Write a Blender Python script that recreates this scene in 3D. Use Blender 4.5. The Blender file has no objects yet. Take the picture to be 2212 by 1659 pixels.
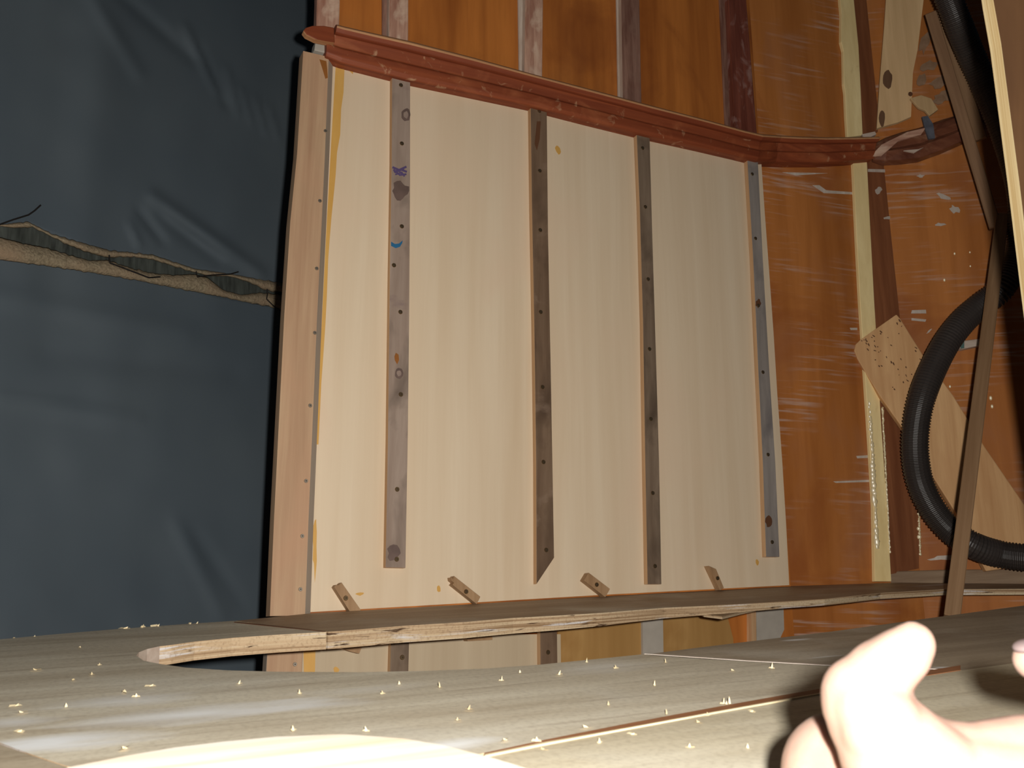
import bpy, bmesh, math, random
from mathutils import Vector, Matrix, noise
from mathutils.geometry import tessellate_polygon
random.seed(7)
SC = bpy.context.scene
COL = SC.collection
# ------------------------------------------------------------------ camera
F, CX, CY = 2150.0, 1106.0, 829.5          # focal length and centre in photo pixels
HOR = 1079.0                               # level horizon row
H = 0.123                                  # eye height above the shelf
CAM = Vector((0, 0, 1.0 + H))
PITCH = math.atan((HOR - CY) / F)
RT = Vector((1, 0, 0))
FW = Vector((0, math.cos(PITCH), math.sin(PITCH)))
UP = Vector((0, -math.sin(PITCH), math.cos(PITCH)))
cd = bpy.data.cameras.new('camera')
cam = bpy.data.objects.new('camera', cd)
COL.objects.link(cam)
cam.location = CAM
cam.rotation_euler = (math.pi / 2 + PITCH, 0, 0)
cd.sensor_width = 36.0
cd.lens = F / 2212 * 36
cd.clip_start = 0.01
cd.dof.use_dof = True
cd.dof.focus_distance = 1.15
cd.dof.aperture_fstop = 24
SC.camera = cam
# ------------------------------------------------------------------ light
w = bpy.data.worlds.new('dim_room')
SC.world = w
w.use_nodes = True
w.node_tree.nodes['Background'].inputs[0].default_value = (0.55, 0.75, 1.0, 1)
w.node_tree.nodes['Background'].inputs[1].default_value = 0.012
fl = bpy.data.lights.new('camera_flash', 'SPOT')
fl.energy = 47.0
fl.color = (1.0, 0.96, 0.9)
fl.spot_size = math.radians(150)
fl.spot_blend = 0.5
fl.shadow_soft_size = 0.008
flo = bpy.data.objects.new('camera_flash', fl)
COL.objects.link(flo)
flo.location = CAM + RT * 0.033 + UP * 0.017
flo.rotation_euler = cam.rotation_euler
SC.view_settings.view_transform = 'Standard'
SC.view_settings.look = 'None'
SC.view_settings.exposure = 0.0
SC.view_settings.gamma = 1.0
SC.view_settings.use_curve_mapping = False


# ------------------------------------------------------------------ geometry helpers
def ray(px, py):
    return RT * ((px - CX) / F) - UP * ((py - CY) / F) + FW


def at(px, py, z):
    return CAM + ray(px, py) * z


class Plane:
    def __init__(s, O, u, v):
        s.O = O
        s.u = u.normalized()
        n = u.cross(v).normalized()
        if n.dot(CAM - O) < 0:
            n = -n
        s.n = n
        s.v = v.normalized()

    def hit(s, px, py, off=0.0):
        d = ray(px, py)
        o = s.O + s.n * off
        t = (o - CAM).dot(s.n) / d.dot(s.n)
        return CAM + d * t


ZUP = Vector((0, 0, 1))
WU = ray(5311, HOR).normalized()
WV = ray(1096, -7370).normalized()
SHELF = Plane(Vector((0, 1, 1.0)), WU, ZUP.cross(WU))
WA = Plane(SHELF.hit(670, 1322), WU, WV)
_s0, _s1, _s2 = SHELF.hit(1708, 1266), SHELF.hit(1990, 1257), SHELF.hit(2300, 1260)
WB = Plane(_s0, _s1 - _s0, WV)
WC = Plane(_s1, _s2 - _s1, WV)
W = {}


def frame(plane, along=None):
    """local axes: X across, Y along the grain, Z out of the face"""
    z = plane.n
    y = (along or plane.v)
    y = (y - z * y.dot(z)).normalized()
    x = y.cross(z)
    return Matrix((x, y, z)).transposed()


def link(name, me, world, parent=None):
    o = bpy.data.objects.new(name, me)
    COL.objects.link(o)
    if parent is not None:
        o.parent = parent
        o.matrix_parent_inverse = W[parent.name].inverted()
    o.matrix_basis = world
    W[o.name] = world.copy()
    return o


def tag(o, label=None, cat=None, group=None, kind=None):
    if label: o['label'] = label
    if cat: o['category'] = cat
    if group: o['group'] = group
    if kind: o['kind'] = kind
    return o


def empty(name, loc):
    return link(name, None, Matrix.Translation(loc))


def mesh_obj(name, bm, mats, parent=None, rot=None, origin=None, smooth=False):
    """bm holds world coordinates; origin at the centroid, axes from rot"""
    if origin is None:
        origin = Vector((0, 0, 0))
        for v_ in bm.verts: origin += v_.co
        origin /= max(1, len(bm.verts))
    Wm = Matrix.Translation(origin) @ (rot.to_4x4() if rot else Matrix.Identity(4))
    bm.transform(Wm.inverted())
    bmesh.ops.recalc_face_normals(bm, faces=bm.faces[:])
    me = bpy.data.meshes.new(name)
    bm.to_mesh(me)
    bm.free()
    for m in (mats if isinstance(mats, (list, tuple)) else [mats]):
        me.materials.append(m)
    if smooth:
        for p in me.polygons: p.use_smooth = True
    return link(name, me, Wm, parent)


def caps(bm, a, b):
    """front and back faces of a possibly concave outline"""
    if len(a) <= 4:
        bm.faces.new(a)
        bm.faces.new(b[::-1])
        return
    for t in tessellate_polygon([[v.co.copy() for v in a]]):
        if len(set(t)) == 3:
            for q in (a, b):
                try:
                    bm.faces.new([q[i] for i in t])
                except ValueError:
                    pass


def prism(bm, front, n, thick, side_mat=0):
    a = [bm.verts.new(p) for p in front]
    b = [bm.verts.new(p - n * thick) for p in front]
    k = len(front)
    caps(bm, a, b)
    for i in range(k):
        f = bm.faces.new((a[i], b[i], b[(i + 1) % k], a[(i + 1) % k]))
        f.material_index = side_mat


def slab(name, pix, plane, front, thick, mats, parent=None, along=None, bevel=0.0, world_pts=None):
    """a board whose front outline is seen at the pixels pix, lying on plane at height front, with real thickness"""
    pts = world_pts or [plane.hit(x, y, front) for x, y in pix]
    bm = bmesh.new()
    prism(bm, pts, plane.n, thick, 1 if isinstance(mats, (list, tuple)) and len(mats) > 1 else 0)
    o = mesh_obj(name, bm, mats, parent, frame(plane, along))
    if bevel:
        md = o.modifiers.new('b', 'BEVEL')
        md.width = bevel
        md.segments = 2
        md.limit_method = 'ANGLE'
        md.angle_limit = math.radians(40)
    return o


def tube_bm(bm, pts, rad, seg=10, cap=True):
    """tube along pts; rad is a number or a list"""
    n = len(pts)
    rr = rad if isinstance(rad, (list, tuple)) else [rad] * n
    rings = []
    prev = None
    for i, p in enumerate(pts):
        t = (pts[min(i + 1, n - 1)] - pts[max(i - 1, 0)]).normalized()
        ref = prev if prev is not None else (ZUP if abs(t.z) < .9 else RT)
        x = (ref - t * ref.dot(t)).normalized()
        prev = x
        y = t.cross(x)
        rings.append([bm.verts.new(p + (x * math.cos(2 * math.pi * k / seg) + y * math.sin(2 * math.pi * k / seg)) * rr[i]) for k in range(seg)])
    for a, b in zip(rings, rings[1:]):
        for k in range(seg):
            bm.faces.new((a[k], a[(k + 1) % seg], b[(k + 1) % seg], b[k]))
    if cap:
        bm.faces.new(rings[0][::-1])
        bm.faces.new(rings[-1])


def spline(pts, per=8):
    """Catmull-Rom through pts"""
    out = []
    n = len(pts)
    for i in range(n - 1):
        p0, p1, p2, p3 = pts[max(i - 1, 0)], pts[i], pts[i + 1], pts[min(i + 2, n - 1)]
        for k in range(per):
            t = k / per
            out.append(0.5 * ((2 * p1) + (p2 - p0) * t + (2 * p0 - 5 * p1 + 4 * p2 - p3) * t * t + (3 * p1 - p0 - 3 * p2 + p3) * t ** 3))
    out.append(pts[-1])
    return out


def lerp_path(path, x):
    for (x0, y0), (x1, y1) in zip(path, path[1:]):
        if x <= x1:
            return y0 + (y1 - y0) * (x - x0) / (x1 - x0)
    (x0, y0), (x1, y1) = path[-2:]
    return y0 + (y1 - y0) * (x - x0) / (x1 - x0)


def blob(cx, cy, rx, ry, n=14, rough=0.25, ang=0.0, seed=0):
    r = random.Random(seed * 31 + int(cx) * 7 + int(cy))
    out = []
    for k in range(n):
        a = 2 * math.pi * k / n
        q = 1 + r.uniform(-rough, rough)
        x, y = rx * q * math.cos(a), ry * q * math.sin(a)
        out.append((cx + x * math.cos(ang) - y * math.sin(ang), cy + x * math.sin(ang) + y * math.cos(ang)))
    return out


# ------------------------------------------------------------------ materials
def S(c):
    """sRGB 0-255 to linear"""
    return tuple(((v / 255) / 12.92 if v / 255 <= .04045 else ((v / 255 + .055) / 1.055) ** 2.4) for v in c) + (1,)


class MT:
    def __init__(s, name, rough=0.6, spec=0.3):
        s.m = bpy.data.materials.new(name)
        s.m.use_nodes = True
        s.nt = s.m.node_tree
        s.b = s.nt.nodes['Principled BSDF']
        s.b.inputs['Roughness'].default_value = rough
        s.b.inputs['Specular IOR Level'].default_value = spec
        s.tc = s.nt.nodes.new('ShaderNodeTexCoord')

    def mapping(s, scale=(1, 1, 1), loc=(0, 0, 0)):
        n = s.nt.nodes.new('ShaderNodeMapping')
        n.inputs['Scale'].default_value = scale
        n.inputs['Location'].default_value = loc
        s.nt.links.new(s.tc.outputs['Object'], n.inputs[0])
        return n.outputs[0]

    def noise(s, scale, detail=4, dist=0.0, mapscale=(1, 1, 1), rough=.55, loc=(0, 0, 0)):
        n = s.nt.nodes.new('ShaderNodeTexNoise')
        n.inputs['Scale'].default_value = scale
        n.inputs['Detail'].default_value = detail
        n.inputs['Roughness'].default_value = rough
        n.inputs['Distortion'].default_value = dist
        s.nt.links.new(s.mapping(mapscale, loc), n.inputs['Vector'])
        return n.outputs['Fac']

    def ramp(s, fac, stops):
        n = s.nt.nodes.new('ShaderNodeValToRGB')
        e = n.color_ramp.elements
        e[0].position, e[0].color = stops[0]
        e[1].position, e[1].color = stops[1]
        for p, c in stops[2:]:
            q = e.new(p)
            q.color = c
        s.nt.links.new(fac, n.inputs[0])
        return n.outputs[0]

    def mask(s, fac, a, b):
        return s.ramp(fac, [(a, (0, 0, 0, 1)), (b, (1, 1, 1, 1))])

    def mix(s, fac, a, b, mode='MIX'):
        n = s.nt.nodes.new('ShaderNodeMix')
        n.data_type = 'RGBA'
        n.blend_type = mode
        for sock, val in ((n.inputs[0], fac), (n.inputs[6], a), (n.inputs[7], b)):
            if isinstance(val, (int, float, tuple)):
                sock.default_value = val
            else:
                s.nt.links.new(val, sock)
        return n.outputs[2]

    def math(s, op, a, b):
        n = s.nt.nodes.new('ShaderNodeMath')
        n.operation = op
        for sock, val in ((n.inputs[0], a), (n.inputs[1], b)):
            if isinstance(val, (int, float)):
                sock.default_value = val
            else:
                s.nt.links.new(val, sock)
        return n.outputs[0]

    def color(s, c):
        if isinstance(c, tuple):
            s.b.inputs['Base Color'].default_value = c
        else:
            s.nt.links.new(c, s.b.inputs['Base Color'])
        return s

    def bump(s, fac, strength=.3, dist=.002):
        n = s.nt.nodes.new('ShaderNodeBump')
        n.inputs['Strength'].default_value = strength
        n.inputs['Distance'].default_value = dist
        s.nt.links.new(fac, n.inputs['Height'])
        s.nt.links.new(n.outputs[0], s.b.inputs['Normal'])
        return s


def wood(name, dark, light, grain=(70, 2.2, 70), contrast=(.3, .7), blot=None, blot_scale=9, blot_rng=(.5, .75), rough=.62, spec=.25, bump=.12, coat=0.0, blot2=None, b2=(14, (.6, .75)), scratch=None, fine=.35):
    m = MT(name, rough, spec)
    g = m.noise(1.0, 5, .4, grain)
    c = m.ramp(g, [(contrast[0], dark), (contrast[1], light)])
    fn = m.noise(1.0, 3, 0, (grain[0] * 6, grain[1] * 6, grain[2] * 6))
    c = m.mix(m.math('MULTIPLY', m.mask(fn, .45, .75), fine), c, dark)
    if blot:
        c = m.mix(m.mask(m.noise(blot_scale, 4, .6, (1, .6, 1)), *blot_rng), c, blot)
    if blot2:
        c = m.mix(m.mask(m.noise(b2[0], 5, 1.0, loc=(3, 7, 1)), *b2[1]), c, blot2)
    if scratch:
        sn = m.noise(1.0, 3, .2, (9, 150, 9), loc=(1, 2, 3))
        sm = m.mask(m.noise(7, 2, 0, loc=(5, 5, 5)), .46, .62)
        c = m.mix(m.math('MULTIPLY', m.math('MULTIPLY', m.mask(sn, .52, .72), sm), .55), c, scratch)
    m.color(c)
    m.bump(g, bump, .001)
    if coat:
        m.b.inputs['Coat Weight'].default_value = coat
        m.b.inputs['Coat Roughness'].default_value = .25
    return m.m


M = {}
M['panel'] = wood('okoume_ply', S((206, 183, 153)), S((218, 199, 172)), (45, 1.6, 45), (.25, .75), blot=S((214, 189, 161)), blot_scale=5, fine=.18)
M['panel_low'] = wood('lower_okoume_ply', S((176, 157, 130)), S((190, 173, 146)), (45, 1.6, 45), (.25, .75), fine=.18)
M['panel_edge'] = wood('pale_edge', S((190, 150, 100)), S((215, 185, 140)), (20, 20, 400))
M['plank'] = wood('pink_plank', S((161, 126, 98)), S((186, 156, 124)), (80, 3, 80), blot=S((181, 141, 111)), blot_scale=6)
M['plank_bevel'] = wood('glue_line', S((150, 138, 125)), S((170, 155, 140)))
M['batten_grey'] = wood('batten_grey', S((138, 118, 104)), S((160, 142, 128)), (60, 5, 60), blot=S((98, 84, 74)), blot_scale=13, blot_rng=(.52, .72), blot2=S((120, 100, 98)))
M['batten_dark'] = wood('batten_dark', S((98, 76, 58)), S((124, 102, 82)), (60, 5, 60), blot=S((78, 60, 46)), blot_scale=12, blot_rng=(.5, .7), blot2=S((140, 118, 100)), b2=(10, (.58, .75)))
M['batten_brown'] = wood('batten_brown', S((102, 84, 68)), S((132, 114, 96)), (60, 5, 60), blot=S((74, 60, 48)), blot_scale=14, blot_rng=(.5, .72))
M['batten_blue'] = wood('batten_blue_grey', S((124, 116, 110)), S((152, 143, 136)), (60, 5, 60), blot=S((98, 92, 92)), blot_scale=14, blot_rng=(.52, .75))
M['batten_side'] = wood('batten_side', S((172, 134, 96)), S((198, 162, 124)), (200, 3, 200))
M['block'] = wood('block_wood', S((140, 108, 76)), S((168, 136, 102)), (90, 6, 90))
M['glue'] = wood('ochre_glue', S((196, 148, 72)), S((208, 164, 92)), (30, 6, 30), rough=.45, spec=.4)
M['hull'] = wood('varnished_hull', S((142, 78, 32)), S((198, 122, 55)), (16, 1.1, 16), (.32, .66), blot=S((160, 105, 58)), blot_scale=5, blot_rng=(.52, .8), blot2=S((111, 54, 27)), b2=(4, (.55, .8)), rough=.5, spec=.35, coat=.12)
M['hull_scratched'] = wood('sanded_hull', S((150, 88, 38)), S((191, 122, 63)), (14, 1.0, 14), (.3, .7), blot=S((163, 108, 73)), blot_scale=6, rough=.5, spec=.35, coat=.1, scratch=S((199, 184, 174)), blot2=S((138, 73, 35)), b2=(5, (.55, .8)))
M['hull_raw'] = wood('ochre_ply', S((150, 112, 62)), S((178, 140, 86)), (18, 1.4, 18), blot=S((140, 98, 48)), blot_scale=9)
M['rib'] = wood('epoxied_rib', S((147, 100, 82)), S((199, 160, 137)), (110, 10, 110), (.35, .65), blot=S((211, 183, 160)), blot_scale=30, blot_rng=(.5, .7), rough=.4, spec=.5, bump=.3)
M['rib_dark'] = wood('epoxied_rib_dark', S((104, 69, 57)), S((149, 113, 97)), (110, 10, 110), (.35, .65), blot=S((135, 104, 90)), blot_scale=30, blot_rng=(.5, .7), rough=.4, spec=.5, bump=.4)
M['rib_red'] = wood('mahogany_rib', S((94, 47, 36)), S((131, 74, 58)), (110, 8, 110), blot=S((157, 124, 115)), blot_scale=40, blot_rng=(.55, .72), rough=.35, spec=.5, bump=.6)
M['fillet'] = wood('white_fillet', S((172, 150, 134)), S((206, 192, 178)), (60, 12, 60), rough=.35, spec=.5)
M['fillet_faint'] = wood('faint_fillet', S((150, 96, 60)), S((176, 130, 96)), (60, 12, 60), rough=.35, spec=.5)
M['chine'] = wood('red_stringer', S((105, 46, 25)), S((145, 74, 42)), (60, 3, 160), (.3, .7), blot=S((159, 93, 58)), blot_scale=22, blot_rng=(.54, .75), rough=.55, spec=.35, bump=.3, blot2=S((172, 130, 98)), b2=(60, (.62, .74)))
M['chine_cap'] = wood('stringer_cap', S((109, 48, 27)), S((141, 72, 42)), (60, 3, 160), rough=.55, spec=.35, bump=.25)
M['cap_edge'] = wood('cap_edge', S((152, 104, 68)), S((186, 140, 100)), (60, 3, 160))
M['chine_dark'] = wood('dark_epoxy_beam', S((84, 44, 30)), S((128, 81, 59)), (50, 6, 50), blot=S((150, 113, 88)), blot_scale=26, blot_rng=(.53, .7), rough=.3, spec=.5, bump=.6)
M['cream'] = wood('cream_strip', S((230, 202, 142)), S((255, 232, 175)), (30, 6, 30), rough=.45, blot=S((204, 171, 116)), blot_scale=24, blot_rng=(.62, .8))
M['dark_strip'] = wood('mahogany_strip', S((113, 66, 41)), S((147, 93, 60)), (60, 4, 60), rough=.45, spec=.4)
M['shelf_edge'] = None
M['lath'] = wood('lath_wood', S((110, 81, 57)), S((138, 107, 79)), (120, 4, 120))
M['lath_light'] = wood('lath_light', S((115, 86, 59)), S((138, 109, 80)), (120, 4, 120))
M['offcut'] = wood('offcut_pine', S((184, 138, 92)), S((211, 169, 121)), (60, 3, 60), blot=S((192, 146, 100)))
M['speck'] = wood('burn_speck', S((84, 54, 36)), S((110, 74, 50)))
M['old_ply'] = wood('weathered_offcut', S((200, 164, 119)), S((229, 195, 148)), (40, 2, 40), blot=S((213, 177, 132)))
M['knot'] = wood('knot', S((96, 68, 48)), S((120, 90, 66)))
M['bulk_face'] = wood('bulkhead_face', S((74, 49, 28)), S((95, 67, 41)), (30, 2, 30), blot=S((65, 41, 23)), blot_scale=8)
M['bulk_edge'] = wood('bulkhead_edge', S((196, 160, 100)), S((240, 222, 176)), (10, 3, 500))
M['pine'] = wood('pale_pine', S((247, 221, 188)), S((255, 255, 250)), (3, 60, 3), (.35, .65))
M['scrap_pale'] = wood('pale_scrap', S((178, 146, 104)), S((198, 168, 126)))
M['ledge'] = wood('dusty_ledge', S((112, 88, 66)), S((150, 128, 104)), (60, 5, 60), blot=S((132, 112, 92)), blot_scale=12)
M['shim'] = wood('red_shim', S((138, 88, 56)), S((166, 116, 80)), (60, 4, 60))
M['paper'] = wood('taupe_paper', S((128, 98, 74)), S((160, 130, 104)), (40, 40, 40), blot=S((140, 92, 58)), blot_scale=30)
M['floor'] = wood('floor_ply', S((110, 80, 52)), S((150, 114, 80)))
M['white_mark'] = wood('white_paint', S((176, 160, 146)), S((204, 192, 180)), rough=.5)


def plain(name, c, rough=.5, spec=.4, metal=0.0, var=.15, scale=40):
    m = MT(name, rough, spec)
    d = tuple(v * (1 - var) for v in c[:3]) + (1,)
    m.color(m.ramp(m.noise(scale, 3), [(.3, d), (.7, c)]))
    m.b.inputs['Metallic'].default_value = metal
    return m.m


M['screw'] = plain('brass_screw', S((150, 128, 96)), .35, .5, .9)
M['screw_hole'] = plain('screw_recess', S((58, 44, 32)), .8)
M['steel'] = plain('steel_nail', S((176, 166, 152)), .35, .5, .8)
M['hose'] = plain('black_hose', S((52, 46, 43)), .45, .4)
M['tie'] = plain('black_tie', S((34, 30, 28)), .5)
M['purple'] = plain('purple_ink', S((88, 72, 112)), .6)
M['brown_smudge'] = plain('brown_smudge', S((108, 88, 80)), .6, var=.35)
M['blue'] = plain('blue_ink', S((38, 100, 140)), .6)
M['amber'] = plain('amber_resin', S((146, 92, 44)), .4)
M['blue_rag'] = plain('blue_scrap', S((96, 98, 108)), .6, var=.5, scale=60)
M['teal'] = plain('teal_plastic', S((84, 110, 104)), .4)
M['grey_fill'] = plain('grey_filler', S((172, 164, 152)), .6)
M['chip'] = plain('pale_chip', S((236, 218, 178)), .6)
M['epoxy'] = plain('clear_epoxy_bead', S((226, 208, 166)), .3, 1.0)
m = MT('tarp_fabric', .6, .14)
m.color(m.mix(m.mask(m.noise(3, 3), .35, .7), S((80, 90, 98)), S((90, 99, 105))))
m.bump(m.noise(500, 2), .08, .0005)
M['tarp'] = m.m
m = MT('tarp_backing', .7, .2)
m.color(m.ramp(m.noise(1, 4, .3, (20, 160, 20)), [(.3, S((50, 53, 50))), (.7, S((80, 85, 80)))]))
M['tarp_back'] = m.m
m = MT('fleece_hem', .95, .1)
hn = m.noise(260, 4)
m.color(m.mix(m.mask(m.noise(12, 3), .4, .7), m.ramp(hn, [(.3, S((118, 106, 86))), (.7, S((164, 150, 124)))]), S((150, 128, 104))))
m.bump(hn, .8, .003)
M['hem'] = m.m
m = MT('skin', .55, .35)
m.color(m.mix(m.mask(m.noise(60, 3), .4, .7), (.32, .205, .16, 1), (.36, .235, .185, 1)))
m.b.inputs['Subsurface Weight'].default_value = .35
m.b.inputs['Subsurface Radius'].default_value = (.008, .003, .0015)
m.b.inputs['Subsurface Scale'].default_value = 1.0
m.bump(m.noise(900, 3), .1, .0004)
M['skin'] = m.m
M['nail'] = plain('finger_nail', (.16, .12, .115, 1), .3, .5)


def shelf_mat(name, blobs, dark, light):
    m = MT(name, .6, .25)
    g = m.noise(1.0, 5, .5, (34, 3.0, 34))
    c = m.ramp(g, [(.22, dark), (.72, light)])
    c = m.mix(m.math('MULTIPLY', m.mask(m.noise(1, 3, .3, (120, 6, 120), loc=(4, 4, 4)), .56, .74), .38), c, S((132, 108, 82)))
    c = m.mix(m.math('MULTIPLY', m.mask(m.noise(6, 4, .6), .5, .75), .5), c, S((224, 220, 206)))
    c = m.mix(m.math('MULTIPLY', m.mask(m.noise(260, 4), .45, .7), .22), c, S((120, 104, 84)))
    for (lx, ly, rx, ry, st) in blobs:
        n = m.nt.nodes.new('ShaderNodeMapping')
        n.vector_type = 'POINT'
        n.inputs['Scale'].default_value = (1 / rx, 1 / ry, 0)
        n.inputs['Location'].default_value = (-lx / rx, -ly / ry, 0)
        m.nt.links.new(m.tc.outputs['Object'], n.inputs[0])
        L = m.nt.nodes.new('ShaderNodeVectorMath')
        L.operation = 'LENGTH'
        m.nt.links.new(n.outputs[0], L.inputs[0])
        d = m.math('ADD', L.outputs['Value'], m.math('MULTIPLY', m.noise(1, 4, .4, (40, 9, 40)), .9))
        k = m.ramp(d, [(.55, (1, 1, 1, 1)), (1.35, (0, 0, 0, 1))])
        c = m.mix(m.math('MULTIPLY', k, st), c, S((246, 247, 246)))
    m.color(c)
    m.bump(g, .12, .001)
    return m.m


m = MT('ply_edge_layers', .7, .2)
lay = m.noise(1.0, 2, .3, (4, 3, 380))
c = m.ramp(lay, [(.34, S((140, 112, 82))), (.48, S((184, 158, 126))), (.66, S((200, 180, 148)))])
c = m.mix(m.mask(m.noise(1, 5, .5, (9, 9, 160), loc=(2, 2, 2)), .58, .68), c, S((206, 202, 200)))
c = m.mix(m.math('MULTIPLY', m.mask(m.noise(420, 3), .5, .7), .4), c, S((128, 100, 74)))
c = m.mix(m.mask(m.noise(1, 4, .5, (30, 30, 260), loc=(8, 2, 2)), .62, .7), c, S((74, 52, 36)))
m.color(c)
m.bump(lay, .5, .002)
M['shelf_edge'] = m.m


# ------------------------------------------------------------------ the setting: hull walls, floor
def wall(name, world_pts, plane, thick, mat, label):
    bm = bmesh.new()
    prism(bm, world_pts, plane.n, thick)
    o = mesh_obj(name, bm, mat, None, frame(plane))
    return tag(o, label, 'wall', kind='structure')


def up_to(plane, px, py, off, zt):
    """from the point seen at the pixel, go along the wall's rise to height zt"""
    p = plane.hit(px, py, off)
    return p + plane.v * ((zt - p.z) / plane.v.z)


HB = -0.006                                # hull face lies behind the panel's face
ZT, ZB = 2.15, 0.45
wall_back = wall('wall_back', [up_to(WA, 668, 700, HB, ZB), up_to(WA, 1708, 1266, HB, ZB), up_to(WA, 1708, 1266, HB, ZT), up_to(WA, 668, 700, HB, ZT)],
                 WA, .010, M['hull'], 'orange varnished plywood hull side behind the pale panel')
wall_right = wall('wall_right', [up_to(WB, 1708, 1266, HB, ZB), up_to(WB, 1990, 1257, HB, ZB), up_to(WB, 1990, 1257, HB, ZT), up_to(WB, 1708, 1266, HB, ZT)],
                  WB, .010, M['hull_scratched'], 'sanded orange hull side with the cream strip')
c0 = WB.hit(1990, 1257, HB)
c1 = WC.hit(2420, 1261, HB)
wall_end = wall('wall_far_right', [q + WC.v * ((z - q.z) / WC.v.z) for q, z in ((c0, ZB), (c1, ZB), (c1, ZT), (c0, ZT))],
                WC, .010, M['hull_scratched'], 'orange hull side behind the black hose')
bm = bmesh.new()
prism(bm, [Vector((-1.6, .1, ZB)), Vector((1.9, .1, ZB)), Vector((1.9, 2.3, ZB)), Vector((-1.6, 2.3, ZB))], ZUP, .02)
tag(mesh_obj('floor', bm, M['floor']), 'plain plywood floor below the shelf', 'floor', kind='structure')

# ribs above the stringer (children of the hull side)
def rib(plane, pix, h, mat, side, parent=wall_back, fil=None, fmat=None):
    o = slab('rib', pix, plane, HB + h, h, [M[mat], M[side]], parent, bevel=.002)
    if fil:
        slab('fillet', fil, plane, HB + .004, .0045, M[fmat or 'fillet'], o, bevel=.0015)
    return o

rib(WA, [(686, -260), (737, -260), (735, 0), (733, 70), (683, 60), (685, 0)], .014, 'rib', 'rib')
rib(WA, [(842, -260), (884, -260), (883, 0), (882, 104), (840, 96), (841, 0)], .014, 'rib', 'fillet', fil=[(826, -260), (841, -260), (838, 90), (826, 88)], fmat='rib_dark')
rib(WA, [(1132, -260), (1172, -260), (1174, 0), (1172, 182), (1133, 170), (1135, 0)], .013, 'rib', 'fillet', fil=[(1116, -260), (1133, -260), (1134, 160), (1122, 158)])
rib(WA, [(1340, -260), (1378, -260), (1382, 0), (1387, 235), (1346, 226), (1342, 0)], .013, 'rib_dark', 'fillet', fil=[(1328, -260), (1341, -260), (1345, 215), (1336, 212)])
rib(WA, [(1562, -260), (1606, -260), (1613, 0), (1637, 300), (1588, 288), (1574, 0)], .014, 'rib_red', 'rib_red', fil=[(1543, -260), (1563, -260), (1587, 285), (1568, 280)], fmat='rib_dark')
# hull strips seen through the slot, below the shelf
slab('ply_strip', [(1205, 1340), (1388, 1330), (1388, 1600), (1207, 1600)], WA, HB + .002, .003, M['hull_raw'], wall_back)
slab('rib', [(1388, 1325), (1432, 1322), (1436, 1600), (1391, 1600)], WA, HB + .006, .006, M['grey_fill'], wall_back)
slab('ply_strip', [(1432, 1325), (1566, 1310), (1584, 1380), (1590, 1600), (1436, 1600)], WA, HB + .002, .003, M['hull_raw'], wall_back)
slab('rib', [(1623, 1305), (1633, 1303), (1637, 1600), (1626, 1600)], WA, HB + .010, .010, M['batten_side'], wall_back)
slab('rib', [(1634, 1300), (1692, 1296), (1694, 1360), (1680, 1390), (1700, 1600), (1638, 1600)], WA, HB + .006, .006, M['grey_fill'], wall_back)

# ------------------------------------------------------------------ stringer (the long red rail)
def sweep(name, stations, prof, mats, parent=None, faces_mat=None, off=.02):
    """stations: (plane, normal, top pixel, bottom pixel); prof: (share of the height, distance out of the wall)"""
    bm = bmesh.new()
    rings = []
    for pl, n, tp, bp in stations:
        T, B = pl.hit(tp[0], tp[1], off), pl.hit(bp[0], bp[1], off)
        rings.append([bm.verts.new(B + (T - B) * s_ + n * (q - off)) for s_, q in prof])
    k = len(prof)
    for a, b in zip(rings, rings[1:]):
        for i in range(k):
            f = bm.faces.new((a[i], a[(i + 1) % k], b[(i + 1) % k], b[i]))
            if faces_mat: f.material_index = faces_mat[i]
    bm.faces.new(rings[0][::-1])
    bm.faces.new(rings[-1])
    o = mesh_obj(name, bm, mats, parent, frame(WA, WU))
    md = o.modifiers.new('b', 'BEVEL')
    md.width = .0012
    md.segments = 2
    md.limit_method = 'ANGLE'
    md.angle_limit = math.radians(25)
    return o

TOPL = [(655, 62), (680, 54), (720, 58), (760, 68), (880, 94), (1020, 130), (1150, 166), (1280, 200), (1400, 232), (1520, 263), (1600, 285), (1640, 294)]
BOTL = [(655, 100), (705, 116), (740, 130), (880, 166), (1020, 196), (1150, 224), (1280, 258), (1400, 288), (1520, 315), (1600, 334), (1640, 344)]
TOPR = [(1640, 294), (1700, 298), (1800, 301), (1895, 299)]
BOTR = [(1640, 344), (1700, 347), (1800, 347), (1895, 339)]
nm = (WA.n + WB.n).normalized()
nm2 = (WB.n + WC.n).normalized()
LOGP = [(0, HB), (0, .014), (.10, .018), (.36, .020), (.43, .0175), (.50, .0185), (.74, .022), (.74, HB)]
CAPP = [(.74, HB), (.74, .026), (.84, .030), (.885, .0315), (1.0, .027), (1.0, HB)]
stA = [(WA, WA.n, (x, lerp_path(TOPL, x)), (x, lerp_path(BOTL, x))) for x in (706, 740, 800, 880, 960, 1020, 1080, 1150, 1220, 1280, 1340, 1400, 1460, 1520, 1560, 1600)]
stB = [(WB, WB.n, (x, lerp_path(TOPR, x)), (x, lerp_path(BOTR, x))) for x in (1680, 1720, 1780, 1840, 1893)]
stM = [(WA, nm, (1640, 294), (1640, 344))]
trim = empty('trim_1', WA.hit(1150, 200, 0))
tag(trim, 'long red-brown wooden stringer rail running above the pale panel', 'rail', kind='structure')
sweep('rail_body', stA + stM + stB, LOGP, M['chine'], trim)
stCap = [(WA, WA.n, (x, lerp_path(TOPL, x)), (x, lerp_path(BOTL, x))) for x in (722, 740, 800, 880, 960, 1020, 1080, 1150, 1220, 1280, 1340, 1400, 1460, 1520, 1560, 1600)]
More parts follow.
